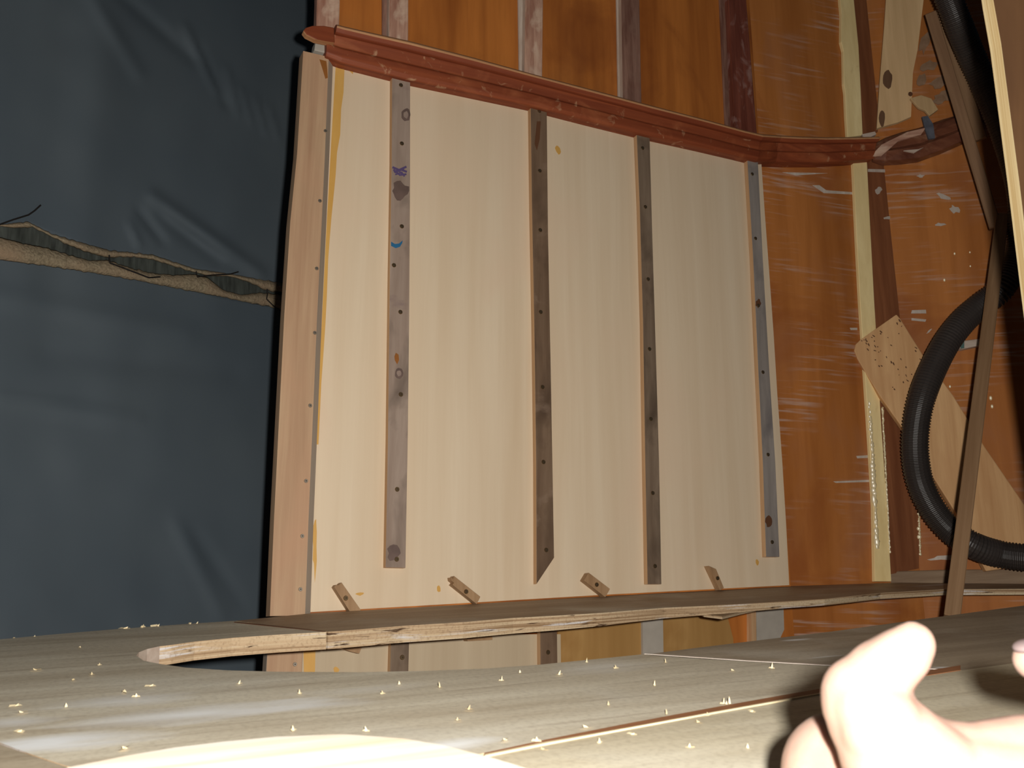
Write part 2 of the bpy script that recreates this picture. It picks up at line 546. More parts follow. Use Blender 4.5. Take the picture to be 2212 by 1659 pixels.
sweep('rail_cap', stCap + stM + stB, CAPP, [M['chine_cap'], M['cap_edge']], trim, [0, 0, 1, 1, 0, 0])
# rounded overhanging tongue at the cap's left end
tp = [(722, 59), (700, 55), (676, 55), (660, 60), (655, 66), (662, 75), (680, 84), (704, 89), (724, 92)]
slab('cap_tongue', tp, WA, .026, .010, [M['chine_cap'], M['cap_edge']], trim, WU, bevel=.002)
slab('end_block', [(682, 88), (704, 92), (703, 114), (679, 108)], WA, .010, .016, M['grey_fill'], trim, bevel=.001)
# the rail goes on across the far right hull side, smeared with epoxy
stC = [(WC, WC.n, t, b) for t, b in (((1888, 306), (1888, 340)), ((1915, 292), (1915, 343)), ((1950, 280), (1950, 341)), ((1990, 270), (1990, 336)), ((2040, 252), (2040, 318)), ((2090, 238), (2090, 296)), ((2150, 222), (2150, 276)), ((2260, 190), (2260, 246)))]
tr2 = sweep('trim_2', stC, [(0, HB), (0, .012), (.3, .022), (.45, .016), (.6, .024), (.85, .020), (1, .012), (1, HB)], M['chine_dark'])
tag(tr2, 'dark epoxy-smeared rail end rising to the right behind the hose', 'rail', kind='structure')
slab('epoxy_smear', [(1880, 338), (1905, 312), (1960, 285), (2000, 276), (1990, 290), (1940, 305), (1905, 336)], WC, .026, .004, M['rib'], tr2, WU)
slab('epoxy_smear', [(1862, 290), (1890, 284), (1893, 290), (1880, 296), (1866, 298)], WC, .028, .005, M['fillet'], tr2, WU)
slab('glue_streak', [(1952, 325), (1985, 322), (1995, 318), (1975, 330)], WC, .0225, .003, M['fillet'], tr2, WU)
slab('blue_tape', [(1992, 252), (2004, 250), (2016, 268), (2020, 298), (2006, 300), (1998, 276)], WC, .028, .004, M['blue_rag'], tr2)

# cream and mahogany strips on the sanded side
t3 = empty('trim_3', WB.hit(1890, 1245, HB))
tag(t3, 'cream painted strip running up the orange hull side', 'strip', kind='structure')
slab('strip', [(1806, -260), (1838, -260), (1845, 0), (1855, 100), (1860, 200), (1864, 292), (1831, 296), (1828, 250), (1826, 200), (1823, 180), (1822, 110), (1817, 90), (1818, 30), (1815, 0)], WB, HB + .007, .007, M['cream'], t3, bevel=.001)
slab('strip', [(1843, 344), (1873, 344), (1881, 500), (1889, 650), (1896, 760), (1903, 900), (1910, 1000), (1918, 1120), (1926, 1256), (1890, 1256), (1887, 1100), (1878, 950), (1868, 800), (1858, 650), (1851, 520)], WB, HB + .007, .007, M['cream'], t3, bevel=.001)
for xa, xb, w_, y0, y1, k0 in ((1880, 1896, .0034, 900, 1185, 1), (1906, 1922, .0019, 880, 1190, 2), (1984, 1988, .0018, 1078, 1200, 5)):
    r = random.Random(k0)
    n = 90
    pp_, rr_ = [], []
    for i in range(n + 1):
        y = y0 + (y1 - y0) * i / n
        x = xa + (xb - xa) * i / n + r.uniform(-.8, .8)
        pp_.append(WB.hit(x, y, HB + (.0072 if k0 != 5 else .0042)))
        rr_.append(w_ * (.55 + .9 * abs(noise.noise(Vector((i * .37, k0 * 3.3, 0)))) + r.uniform(-.12, .12)))
    bm = bmesh.new()
    tube_bm(bm, pp_, rr_, 8)
    mesh_obj('epoxy_ridge', bm, M['epoxy'], t3 if k0 != 5 else wall_right, smooth=True)
t4 = empty('trim_4', WB.hit(1945, 1240, HB))
tag(t4, 'dark mahogany strip beside the cream strip', 'strip', kind='structure')
slab('strip', [(1838, -260), (1916, -260), (1911, 0), (1905, 150), (1896, 285), (1864, 292), (1860, 200), (1845, 0)], WB, HB + .004, .004, M['dark_strip'], t4)
slab('strip', [(1873, 345), (1941, 342), (1947, 500), (1952, 680), (1964, 850), (1978, 1000), (1985, 1120), (1985, 1228), (1926, 1240), (1910, 1000), (1889, 650)], WB, HB + .004, .004, M['dark_strip'], t4)
t5 = slab('trim_5', [(1742, 1262), (1800, 1254), (1900, 1250), (1930, 1234), (2060, 1230), (2300, 1230), (2400, 1238), (2400, 1275), (2000, 1275), (1742, 1275)], WC, .016, .024, M['ledge'], None, WU, bevel=.003)
tag(t5, 'dusty grey-brown ledge along the foot of the orange hull side', 'ledge', kind='structure')
# white sanding and paint marks on the sanded sides
for pl, par, pts in ((WC, wall_end, [(1970, 670), (2000, 669), (2001, 677), (1968, 677)]), (WC, wall_end, [(1969, 687), (2001, 690), (1999, 695), (1969, 692)]),
                     (WB, t4, [(1875, 365), (1962, 367), (1966, 374), (1875, 371)]), (WB, wall_right, [(1755, 400), (1770, 400), (1785, 411), (1842, 415), (1842, 420), (1780, 417)]),
                     (WB, wall_right, [(1836, 708), (1852, 708), (1852, 713), (1838, 713)]), (WB, wall_right, [(1690, 372), (1788, 374), (1720, 379)]), (WB, wall_right, [(1850, 985), (1878, 983), (1878, 989), (1852, 990)]), (WB, wall_right, [(1800, 1040), (1886, 1036), (1886, 1041), (1806, 1043)])):
    if pl is WC or par is wall_right or par is t4:
        slab('paint_mark', pts, pl, HB + .0005 + (.004 if par is t4 else 0), .0007, M['white_mark'], par)
for cx, cy, rx, ry, a in ((2040, 425, 16, 6, .4), (2062, 452, 10, 7, .6), (2030, 485, 11, 4, 0), (1990, 380, 8, 3, 0), (2008, 715, 7, 1.6, -.7), (1918, 470, 7, 4, 0), (1898, 410, 6, 8, 0), (2040, 1205, 40, 5, -.1)):
    slab('paint_mark', blob(cx, cy, rx, ry, 10, .4, a, 3), WC if cx > 1985 else WB, HB + (.0006 if cx > 1985 or 1945 < cx else .0046), .0007, M['white_mark'], wall_end if cx > 1985 else t4)
# flattened glossy epoxy drops, shaped and turned to lens and flash so they glint
def lens_mesh():
    bm = bmesh.new()
    bmesh.ops.create_uvsphere(bm, u_segments=14, v_segments=10, radius=1.0)
    me = bpy.data.meshes.new('epoxy_glint_drop')
    bm.to_mesh(me)
    bm.free()
    me.materials.append(M['epoxy'])
    for p_ in me.polygons: p_.use_smooth = True
    return me
LENS = lens_mesh()
def glint_drop(pl, px, py, off, wd, ht, parent):
    p_ = pl.hit(px, py, off)
    z = (CAM + RT * .016 - p_).normalized()
    y = (pl.v - z * pl.v.dot(z)).normalized()
    x = y.cross(z)
    R3 = Matrix((x * wd, y * ht, z * min(wd, ht) * .38)).transposed()
    link('epoxy_glint_drop', LENS, Matrix.Translation(p_) @ R3.to_4x4(), parent)
for cx, cy, k in ((2062, 548, 1), (2040, 605, 1.2), (2096, 575, .8), (2045, 792, 1.3), (2052, 835, 1.1), (2140, 860, 1.6), (2143, 878, 1.4), (2095, 545, .8)):
    glint_drop(WC, cx, cy, HB + .0006, .0014 * k, .0022 * k, wall_end)
rd = random.Random(12)
y = 872
while y < 1182:
    big = 1.7 if 1000 < y < 1100 or 1140 < y < 1175 else 1.0
    if not 1092 < y < 1102:
        glint_drop(WB, 1878 + 16 * (y - 872) / 310 + rd.uniform(-1.5, 1.5), y, HB + .0095, .0019 * big * rd.uniform(.6, 1.2), .0034 * big * rd.uniform(.6, 1.3), t3)
    y += rd.uniform(5, 9) * (1.15 if big > 1 else 1.3)
y = 868
while y < 1200:
    glint_drop(WB, 1905 + 18 * (y - 868) / 332 + rd.uniform(-.6, .6), y, HB + .0085, .0012 * rd.uniform(.6, 1.2), .0020 * rd.uniform(.6, 1.4), t3)
    y += rd.uniform(9, 20)
for y, k in ((1082, 1.2), (1092, .8), (1110, .7), (1126, .6), (1142, 1.7), (1160, 1.9), (1178, .9), (1197, 1.1)):
    glint_drop(WB, 1981 + (y - 1080) * .055, y, HB + .0055, .0016 * k, .0018 * k, t4)
# ------------------------------------------------------------------ panels
def screw_mesh(r=.0036):
    bm = bmesh.new()
    n = 12
    r0 = [bm.verts.new((math.cos(2 * math.pi * k / n) * r, math.sin(2 * math.pi * k / n) * r, 0)) for k in range(n)]
    r1 = [bm.verts.new((math.cos(2 * math.pi * k / n) * r * .85, math.sin(2 * math.pi * k / n) * r * .85, .0009)) for k in range(n)]
    r2 = [bm.verts.new((math.cos(2 * math.pi * k / n) * r * .3, math.sin(2 * math.pi * k / n) * r * .3, .0009)) for k in range(n)]
    c = bm.verts.new((0, 0, -.0004))
    for k in range(n):
        j = (k + 1) % n
        bm.faces.new((r0[k], r0[j], r1[j], r1[k]))
        bm.faces.new((r1[k], r1[j], r2[j], r2[k]))
        f = bm.faces.new((r2[k], r2[j], c))
        f.material_index = 1
    me = bpy.data.meshes.new('screw')
    bm.to_mesh(me)
    bm.free()
    me.materials.append(M['screw'])
    me.materials.append(M['screw_hole'])
    return me

SCREW = screw_mesh(.0029)
NAIL = screw_mesh(.0024)
NAIL.materials[0] = M['steel']

def screws(pix, plane, off, parent, me=None, name='screw'):
    for x, y in pix:
        link(name, me or SCREW, Matrix.Translation(plane.hit(x, y, off)) @ frame(plane).to_4x4(), parent)

def mark(name, pts, plane, off, mat, parent):
    slab(name, pts, plane, off + .0003, .0005, M[mat], parent)

panel = empty('hull_liner', WA.hit(1190, 1290, 0))
tag(panel, 'large pale plywood panel with four grey battens above the shelf', 'panel')
sheet = slab('sheet', [(700, 122), (745, 134), (882, 164), (1020, 193), (1148, 222), (1280, 255), (1400, 286), (1610, 337), (1644, 343), (1652, 460), (1661, 580), (1671, 720), (1679, 850), (1690, 1000), (1698, 1130), (1705, 1264), (1300, 1285), (1000, 1303), (640, 1324)],
             WA, 0, .006, [M['panel'], M['panel_edge']], panel)
# ochre glue squeezed out beside the edge plank
gl = [(726, 128), (746, 133), (744, 150), (742, 200), (737, 235), (735, 290), (728, 330), (725, 380), (720, 430), (716, 470), (712, 520), (709, 560), (706, 640), (703, 700), (699, 760), (694, 830), (688, 960), (682, 960), (690, 800), (698, 640), (706, 480), (716, 300)]
mark('glue_smear', gl, WA, 0, 'glue', sheet)
mark('glue_smear', [(748, 145), (757, 150), (764, 152), (762, 160), (757, 155), (750, 150)], WA, 0, 'glue', sheet)
for q in (blob(1205, 322, 4, 10, 9, .4, -.4), blob(948, 1272, 4, 6, 8, .3), blob(1636, 1215, 3, 8, 8, .3, -.3), blob(778, 1283, 9, 3, 8, .4), blob(680, 1180, 5, 60, 12, .35)):
    mark('glue_spot', q, WA, 0, 'glue', sheet)
# plank along the panel's left edge, bevelled towards the sheet
pl_t = .010
bm = bmesh.new()
fl_pix = [(655, 110), (642, 330), (627, 480), (614, 683), (603, 900), (592, 1120), (583, 1331)]
fr_pix = [(710, 123), (702, 330), (695, 480), (685, 683), (676, 900), (666.5, 1120), (659, 1329)]
rows = []
for a, b in zip(fl_pix, fr_pix):
    A, B = WA.hit(*a, pl_t), WA.hit(*b, pl_t)
    across = (B - A).normalized()
    rows.append([bm.verts.new(p) for p in (A - WA.n * .018, A, B, B + across * .0085 - WA.n * .0095, B + across * .0085 - WA.n * .0105, B - WA.n * .018)])
for a, b in zip(rows, rows[1:]):
    for i in range(6):
        f = bm.faces.new((a[i], a[(i + 1) % 6], b[(i + 1) % 6], b[i]))
        f.material_index = 1 if i == 2 else 0
bm.faces.new(rows[0])
bm.faces.new(rows[-1][::-1])
plank = mesh_obj('edge_plank', bm, [M['plank'], M['plank_bevel']], panel, frame(WA))
screws([(703, 283), (691, 434), (684, 580), (680, 719), (670, 876), (661, 1039), (653, 1158), (649, 1273)], WA, pl_t, plank, NAIL)
mark('resin_stain', [(690, 128), (705, 132), (707, 150), (708, 168), (703, 170), (697, 150)], WA, pl_t, 'amber', plank)
# battens
BT = .0085
def batten(pix, mat, scr, parent=panel, me=None):
    o = slab('batten', pix, WA, BT, BT, [M[mat], M['batten_side']], parent, bevel=.0005)
    screws(scr, WA, BT, o, me)
    return o
b1 = batten([(847, 150), (886, 158), (886, 400), (884, 700), (881, 950), (876, 1227), (833, 1226), (838, 950), (842, 600), (846, 350)], 'batten_grey',
            [(866, 184), (868, 310), (868, 489), (851, 573), (865, 674), (866, 852), (858, 1057), (857, 1208)])
b2 = batten([(1146, 219), (1181, 227), (1184, 500), (1190, 800), (1197, 1205), (1159, 1262), (1158, 1000), (1154, 700), (1149, 450)], 'batten_dark',
            [(1165, 240), (1166, 369), (1167, 497), (1168, 674), (1172, 836), (1174, 998), (1180, 1188)])
b3 = batten([(1375, 281), (1403, 286), (1409, 500), (1417, 760), (1424, 1000), (1429, 1262), (1399, 1262), (1394, 1000), (1389, 700), (1382, 450)], 'batten_brown',
            [(1388, 320), (1394, 447), (1400, 603), (1403, 754), (1406, 905), (1410, 1065), (1415, 1223)])
b4 = batten([(1614, 337), (1637, 342), (1648, 560), (1662, 800), (1675, 1000), (1684, 1203), (1655, 1203), (1648, 1000), (1638, 800), (1627, 560)], 'batten_blue',
            [(1625, 376), (1632, 515), (1638, 660), (1648, 804), (1659, 982), (1668, 1171)])
def stroke(name, pts, wd, plane, off, mat, parent):
    """a pen stroke: thin quads joined along a line"""
    L, R_ = [], []
    for i, (x, y) in enumerate(pts):
        (xa, ya), (xb, yb) = pts[max(0, i - 1)], pts[min(len(pts) - 1, i + 1)]
        d = math.hypot(xb - xa, yb - ya) or 1
        nx, ny = -(yb - ya) / d * wd / 2, (xb - xa) / d * wd / 2
        L.append((x + nx, y + ny))
        R_.append((x - nx, y - ny))
    bm = bmesh.new()
    for i in range(len(pts) - 1):
        prism(bm, [plane.hit(*q, off + .0004) for q in (L[i], L[i + 1], R_[i + 1], R_[i])], plane.n, .0005)
    mesh_obj(name, bm, M[mat], parent, frame(plane))
for k, ln in enumerate(([(848, 361), (862, 367), (878, 360)], [(851, 371), (866, 366), (879, 371)], [(850, 366), (864, 378), (878, 376)], [(854, 377), (868, 372), (874, 381)], [(858, 364), (870, 378)], [(853, 373), (873, 365)])):
    stroke('ink_scribble', ln, 4.5 - .4 * k, WA, BT + .0001 * k, 'purple', b1)
mark('smudge', blob(865, 412, 17, 20, 16, .25), WA, BT, 'brown_smudge', b1)
mark('blue_stroke', [(845, 522), (853, 527), (862, 526), (870, 519), (869, 525), (864, 533), (855, 536), (845, 531)], WA, BT, 'blue', b1)
mark('resin_spot', [(855, 762), (861, 766), (862, 778), (858, 787), (853, 778), (852, 770)], WA, BT, 'amber', b1)
for bx, by, rx, ry in ((877, 248, 10, 14), (862, 806, 9, 12)):
    mark('knot_ring', blob(bx, by, rx, ry, 14, .1), WA, BT, 'brown_smudge', b1)
    mark('knot_heart', blob(bx, by, rx * .55, ry * .55, 10, .15), WA, BT + .0003, 'batten_grey', b1)
mark('smudge', blob(850, 1195, 13, 16, 12, .3), WA, BT, 'brown_smudge', b1)
mark('knot_heart', blob(1661, 1127, 7, 12, 12, .2), WA, BT, 'speck', b4)
mark('knot_heart', blob(1638, 655, 6, 9, 12, .3), WA, BT, 'speck', b4)
mark('resin_streak', [(1160, 262), (1168, 262), (1166, 300), (1160, 325), (1155, 310)], WA, BT, 'speck', b2)
# small locating blocks screwed along the panel's lower edge
for pts, s in (([(722, 1268), (726, 1263), (731, 1264), (738, 1258), (780, 1318), (768, 1324), (757, 1323)], (747, 1292)),
               ([(975, 1254), (974, 1247), (979, 1250), (981, 1244), (1038, 1289), (1030, 1305), (977, 1263), (981, 1259)], (1007, 1278)),
               ([(1262, 1254), (1272, 1237), (1318, 1272), (1308, 1290)], (1289, 1263)),
               ([(1531, 1222), (1547, 1229), (1564, 1270), (1556, 1275)], (1550, 1249))):
    b = slab('locating_block', pts, WA, .011, .011, M['block'], panel, bevel=.0004)
    screws([s], WA, .011, b)
# the next panel down, seen through the slot
low = empty('hull_liner', WA.hit(900, 1560, 0))
tag(low, 'lower pale plywood panel seen through the slot in the shelf', 'panel')
LZ = .80
def lowpoly(xa, xb, off, ytop=1352):
    a, b = WA.hit(xa, ytop, off), WA.hit(xb, ytop, off)
    return [a, b, b + WA.v * ((LZ - b.z) / WA.v.z), a + WA.v * ((LZ - a.z) / WA.v.z)]
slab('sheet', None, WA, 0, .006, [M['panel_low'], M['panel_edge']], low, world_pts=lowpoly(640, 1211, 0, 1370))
p = slab('edge_plank', None, WA, .01, .018, [M['plank'], M['plank_bevel']], low, world_pts=lowpoly(580, 657, .01, 1365), bevel=.001)
screws([(637, 1435)], WA, .01, p, NAIL)
p = slab('batten', None, WA, BT, BT, [M['batten_brown'], M['batten_side']], low, world_pts=lowpoly(845, 884, BT, 1370))
screws([(869, 1420)], WA, BT, p)
p = slab('batten', None, WA, BT, BT, [M['batten_dark'], M['batten_side']], low, world_pts=lowpoly(1167, 1203, BT, 1352))
screws([(1184, 1409)], WA, BT, p)
mark('glue_smear', [(655, 1380), (682, 1380), (680, 1470), (657, 1470)], WA, 0, 'glue', low)
mark('glue_spot', blob(727, 1447, 6, 8, 9, .3), WA, 0, 'glue', low)
for pts in ([(704, 1390), (786, 1388), (784, 1396), (780, 1402), (776, 1412), (760, 1408), (735, 1400)], [(1005, 1368), (1063, 1366), (1064, 1382), (1010, 1385)]):
    slab('locating_block', pts, WA, .011, .011, M['block'], low)

# ------------------------------------------------------------------ tarpaulin wall on the left
t0, t1, t2 = at(0, 1300, 1.22), at(640, 1300, 1.56), at(0, 0, 1.40)
TP = Plane(t0, t1 - t0, t2 - t0)
FOLDS = [((330, 425), (560, 590), 14, .010), ((300, 455), (350, 520), 10, -.007), ((280, 485), (300, 530), 7, .006), ((350, 470), (470, 560), 14, -.006),
         ((190, -20), (300, 160), 16, .006), ((250, -20), (420, 130), 14, -.006), ((400, 60), (470, 200), 9, .006), ((430, 100), (490, 230), 8, -.005),
         ((490, 150), (515, 250), 6, .004), ((520, 190), (545, 270), 6, .004), ((550, 210), (575, 290), 6, .004), ((580, 230), (600, 300), 6, .004),
         ((0, 640), (400, 720), 24, .006), ((100, 760), (500, 800), 30, -.006), ((0, 860), (300, 910), 14, .005), ((380, 1130), (480, 1330), 14, .005), ((420, 1150), (520, 1300), 12, -.004),
         ((220, -50), (160, 500), 60, .012), ((150, 100), (120, 900), 60, -.008)]
SEAM_UP = [(-900, 372), (0, 486), (60, 484), (110, 506), (160, 524), (235, 547), (330, 555), (420, 584), (500, 594), (580, 617), (612, 622), (900, 690)]
SEAM_LO = [(-900, 416), (0, 540), (100, 555), (200, 572), (300, 594), (400, 612), (470, 632), (540, 644), (612, 652), (900, 715)]

def tarp_off(x, y):
    d = .012 * noise.noise(Vector((x / 420, y / 420, 3.1))) + .0035 * noise.noise(Vector((x / 90, y / 150, 7.7)))
    for (x0, y0), (x1, y1), s_, a in FOLDS:
        dx, dy = x1 - x0, y1 - y0
        L = math.hypot(dx, dy)
        t = ((x - x0) * dx + (y - y0) * dy) / L / L
        tc = min(1, max(0, t))
        e = math.hypot(x - x0 - dx * tc, y - y0 - dy * tc)
        if e < s_ * 4:
            d += a * math.exp(-(e / s_) ** 2) * (1 - .6 * abs(tc - .5))
    return d

def tarp_grid(name, ytop, ybot, nx, ny, back=0.0):
    bm = bmesh.new()
    g = []
    for j in range(ny + 1):
        row = []
        for i in range(nx + 1):
            x = -900 + 1750 * i / nx
            ya, yb = ytop(x), ybot(x)
            y = ya + (yb - ya) * j / ny
            row.append(bm.verts.new(TP.hit(x, y, tarp_off(x, y) - back)))
        g.append(row)
    for j in range(ny):
        for i in range(nx):
            bm.faces.new((g[j][i], g[j][i + 1], g[j + 1][i + 1], g[j + 1][i]))
    o = mesh_obj(name, bm, M['tarp'], None, frame(TP), smooth=True)
    md = o.modifiers.new('s', 'SOLIDIFY')
    md.thickness = .0006
    return o
tu = tarp_grid('tarpaulin', lambda x: -700, lambda x: lerp_path(SEAM_UP, x), 190, 130)
tag(tu, 'blue-grey tarpaulin hanging above the laced seam', 'tarpaulin')
tl = tarp_grid('tarpaulin', lambda x: lerp_path(SEAM_LO, x), lambda x: 2300, 150, 110)
tag(tl, 'blue-grey tarpaulin hanging below the laced seam', 'tarpaulin')

def hem(name, top, bot, parent, out):
    """a soft rolled hem between two outlines"""
    bm = bmesh.new()
    rings = []
    xs = [-700 + k * 1400 / 280 for k in range(281)]
    for x in xs:
        ya, yb = lerp_path(top, x), lerp_path(bot, x)
        ya += 3.0 * noise.noise(Vector((x / 9, 1, 5)))
        yb += 3.5 * noise.noise(Vector((x / 11, 9, 5)))
        o_ = tarp_off(x, (ya + yb) / 2)
        rings.append([bm.verts.new(TP.hit(x, ya + (yb - ya) * s_, o_ + q)) for s_, q in ((0, .001), (.06, .004), (.3, out), (.7, out), (.94, .004), (1, .001), (.5, -.002))])
    for a, b in zip(rings, rings[1:]):
        for i in range(7):
            bm.faces.new((a[i], a[(i + 1) % 7], b[(i + 1) % 7], b[i]))
    bm.faces.new(rings[0])
    bm.faces.new(rings[-1][::-1])
    return mesh_obj(name, bm, M['hem'], parent, frame(TP, TP.u), smooth=True)
UH_T = [(-700, 397), (0, 485), (60, 478), (110, 504), (160, 519), (235, 540), (330, 550), (420, 580), (500, 592), (580, 606), (612, 612), (700, 630)]
UH_B = [(-700, 405), (0, 489), (30, 493), (70, 491), (110, 511), (150, 531), (200, 549), (235, 557), (280, 555), (330, 561), (360, 571), (420, 589), (450, 596), (500, 598), (540, 611), (575, 628), (612, 632), (700, 648)]
LH_T = [(-700, 425), (0, 512), (50, 525), (100, 535), (150, 550), (190, 562), (235, 562), (280, 578), (330, 590), (380, 594), (420, 592), (450, 600), (480, 625), (520, 637), (560, 632), (575, 633), (612, 637), (700, 655)]
LH_B = [(-700, 460), (0, 562), (100, 575), (200, 590), (300, 607), (400, 627), (470, 640), (540, 655), (610, 668), (700, 688)]
hem('hem', UH_T, UH_B, tu, .010)
hem('hem', LH_T, LH_B, tl, .009)
bm = bmesh.new()
for k in range(100):
    x0, x1 = -700 + 14 * k, -700 + 14 * (k + 1)
    if k == 0: prev = [bm.verts.new(TP.hit(x0, lerp_path(UH_T, x0), -.006)), bm.verts.new(TP.hit(x0, lerp_path(LH_B, x0), -.006))]
    cur = [bm.verts.new(TP.hit(x1, lerp_path(UH_T, x1), -.006 + .003 * noise.noise(Vector((x1 / 40, 0, 0))))), bm.verts.new(TP.hit(x1, lerp_path(LH_B, x1), -.006))]
    bm.faces.new((prev[0], cur[0], cur[1], prev[1]))
    prev = cur
fb = mesh_obj('backing_flap', bm, M['tarp_back'], tl, frame(TP, TP.u))
fb.modifiers.new('s', 'SOLIDIFY').thickness = .001
for chain in ([(236, 551), (237, 566), (238, 568), (280, 584), (322, 600), (346, 598)], [(424, 586), (426, 598), (460, 594), (498, 592), (515, 587)], [(577, 624), (578, 634), (576, 646), (590, 660), (612, 676)], [(-30, 500), (2, 484), (30, 474), (62, 464), (75, 455), (88, 443)], [(-250, 455), (-248, 475), (-200, 470)]):
    bm = bmesh.new()
    tube_bm(bm, [TP.hit(x, y, tarp_off(x, y) + .014) for x, y in chain], .0011, 6)
    mesh_obj('wire_tie', bm, M['tie'], tl)

# ------------------------------------------------------------------ the shelf with its long slot
shelf = empty('plywood_shelf', Vector((0, .75, 1.0)))
tag(shelf, 'grey weathered plywood shelf with a long open slot in front of the panel', 'shelf')
RS = frame(SHELF, WU)
def sp(px, py, off=0.0): return SHELF.hit(px, py, off)
far_edge = [(294, 1416), (300, 1409), (318, 1402), (345, 1396), (371, 1393), (420, 1386), (500, 1378), (600, 1371), (735, 1363), (870, 1352), (1000, 1344), (1108, 1335), (1200, 1330), (1300, 1324), (1434, 1313), (1520, 1309), (1615, 1304), (1700, 1299), (1781, 1294), (1901, 1281), (2037, 1273), (2212, 1272), (2420, 1271)]
near_edge = [(2420, 1292), (2212, 1308), (2002, 1336), (1805, 1363), (1615, 1386), (1500, 1400), (1372, 1415), (1253, 1427), (1163, 1436), (1050, 1444), (923, 1449), (779, 1452), (598, 1451), (489, 1448), (400, 1442), (345, 1434), (310, 1427)]
far_left = [(-700, 1448), (-300, 1409), (0, 1381), (120, 1370), (250, 1359), (400, 1348), (520, 1340), (590, 1333)]
wall_line = [(590, 1330), (670, 1325), (1000, 1306), (1300, 1288), (1500, 1277), (1708, 1266), (1860, 1261), (1990, 1257), (2300, 1260), (2420, 1261)]
# joints between the sheets: left corner joint, right joint and the step to the front sheet
crack = [(1047, 1629), (1181, 1602), (1362, 1570), (1542, 1537), (1705, 1508), (1850, 1483), (2000, 1458), (2075, 1446)]
SM_blobs = []
def loc_uv(px, py):
    q = sp(px, py)
    return q
BL = [(430, 1542, .050, .16, .85), (270, 1512, .04, .10, .55), (110, 1604, .045, .10, 1.0), (30, 1560, .03, .06, .6), (965, 1612, .03, .05, .9), (1310, 1440, .05, .10, .3), (640, 1528, .03, .12, .5), (780, 1490, .03, .1, .25)]
def make_sheet(name, pts, thick, mk, off=0.0, edge='shelf_edge', blobs=(), dark=S((186, 171, 146)), light=S((228, 219, 197)), parent=shelf, fill_tip=False, thin=None):
    wp = [p if isinstance(p, Vector) else sp(p[0], p[1], off) for p in pts]
    bm = bmesh.new()
    a = [bm.verts.new(p) for p in wp]
    b = [bm.verts.new(p - ZUP * thick * (thin(i_, pts[i_]) if thin else 1)) for i_, p in enumerate(wp)]
    k = len(wp)
    caps(bm, a, b)
    for i in range(k):
        f = bm.faces.new((a[i], b[i], b[(i + 1) % k], a[(i + 1) % k]))
        f.material_index = 1
        if fill_tip and isinstance(pts[i], tuple) and pts[i][0] < 371 and 1390 < pts[i][1] < 1436 and pts[i][0] > 280:
            f.material_index = 2
    origin = Vector((0, 0, 0))
    for p_ in wp: origin += p_
    origin /= k
    inv = (Matrix.Translation(origin) @ RS.to_4x4()).inverted()
    bl = []
    for px, py, rx, ry, st in blobs:
        q = inv @ sp(px, py)
        bl.append((q.x, q.y, rx, ry, st))
    return mesh_obj(name, bm, [shelf_mat('weathered_ply_' + mk, bl, dark, light), M[edge], M['fillet']], parent, RS, origin)
near_z = [Vector((2.2, .30, 1)), ]
pA = sp(1400, 1412)
# main sheet: far strip, slot and the middle field up to the crack
joint_r = [(1392, 1413), (1500, 1421), (1615, 1428), (1778, 1437), (1900, 1443), (2072, 1447)]
main_pts = (far_left + wall_line[1:] + far_edge[::-1][0:0])
main = far_left[:6] + [(505, 1341), (560, 1349), (640, 1357), (705, 1365)] + far_edge[:8][::-1] + near_edge[::-1][0:11] + joint_r[0:] + [(x, y - 3) for x, y in crack[::-1][1:]] + [(900, 1659), (500, 1720), (145, 1655), (70, 1630), (0, 1604), (-700, 1400 + 0)][0:5] + [(-500, 1440)]
main_sheet = make_sheet('sheet', main, .016, 'main', blobs=BL, fill_tip=True)
def thin(i, p):
    return 1.0 if not isinstance(p, tuple) or p[0] < 1150 else max(.5, 1 - (p[0] - 1150) / 1100)
far_sheet = make_sheet('sheet', [(509, 1341), (590, 1333)] + wall_line[1:] + far_edge[8:][::-1] + [(709, 1364.5), (643, 1356.5), (563, 1348.5)], .016, 'far', dark=S((146, 118, 92)), light=S((178, 152, 122)), thin=thin, blobs=[(2050, 1262, .02, .2, .35)])
right_pts = [joint_r[0]] + near_edge[::-1][11:] + [(2420, 1440), (2072, 1447)] + joint_r[::-1][1:-1]
right_sheet = make_sheet('sheet', [(x, y + (1.2 if (x, y) in joint_r else 0)) for x, y in right_pts], .016, 'right', blobs=[(1720, 1382, .008, .03, .7), (1790, 1418, .006, .05, .6), (2030, 1443, .008, .02, .7)], dark=S((140, 123, 102)), light=S((184, 168, 145)))
front_pts = [(x, y + 2.5) for x, y in crack] + [(2420, 1400), (2900, 1659)] + [sp(2900, 1659) + Vector((0, -.25, 0)), sp(300, 1659) + Vector((0, -.25, 0)), sp(300, 1659), (700, 1690)]
front_sheet = make_sheet('sheet', front_pts[:-3] + [sp(900, 1720) + Vector((0, -.1, 0)), (900, 1665)], .015, 'front', off=.001, dark=S((188, 174, 146)), light=S((230, 220, 194)))
corner = make_sheet('sheet', [(-4, 1607), (68, 1632), (143, 1657), (500, 1724), (500, 2200), (-700, 2200), (-500, 1445)], .015, 'corner', off=.0005, dark=S((150, 134, 112)), light=S((192, 178, 154)))
# reddish shim in the joint and the pale splintered lip of the front sheet
cr = [sp(x, y + 1, .0006) for x, y in crack] + [sp(x, y - 3 - 6 * min(1, max(0, (x - 1080) / 300)), .0006) for x, y in crack[::-1]]
slab('joint_shim', None, SHELF, 0, .001, M['shim'], shelf, WU, world_pts=cr)
cr = [sp(x, y, .0018) for x, y in crack[:-2]] + [sp(x, y + (3.4 if x < 1200 else 1.8), .0018) for x, y in crack[:-2][::-1]]
slab('splintered_lip', None, SHELF, 0, .0016, M['chip'], shelf, WU, world_pts=cr)
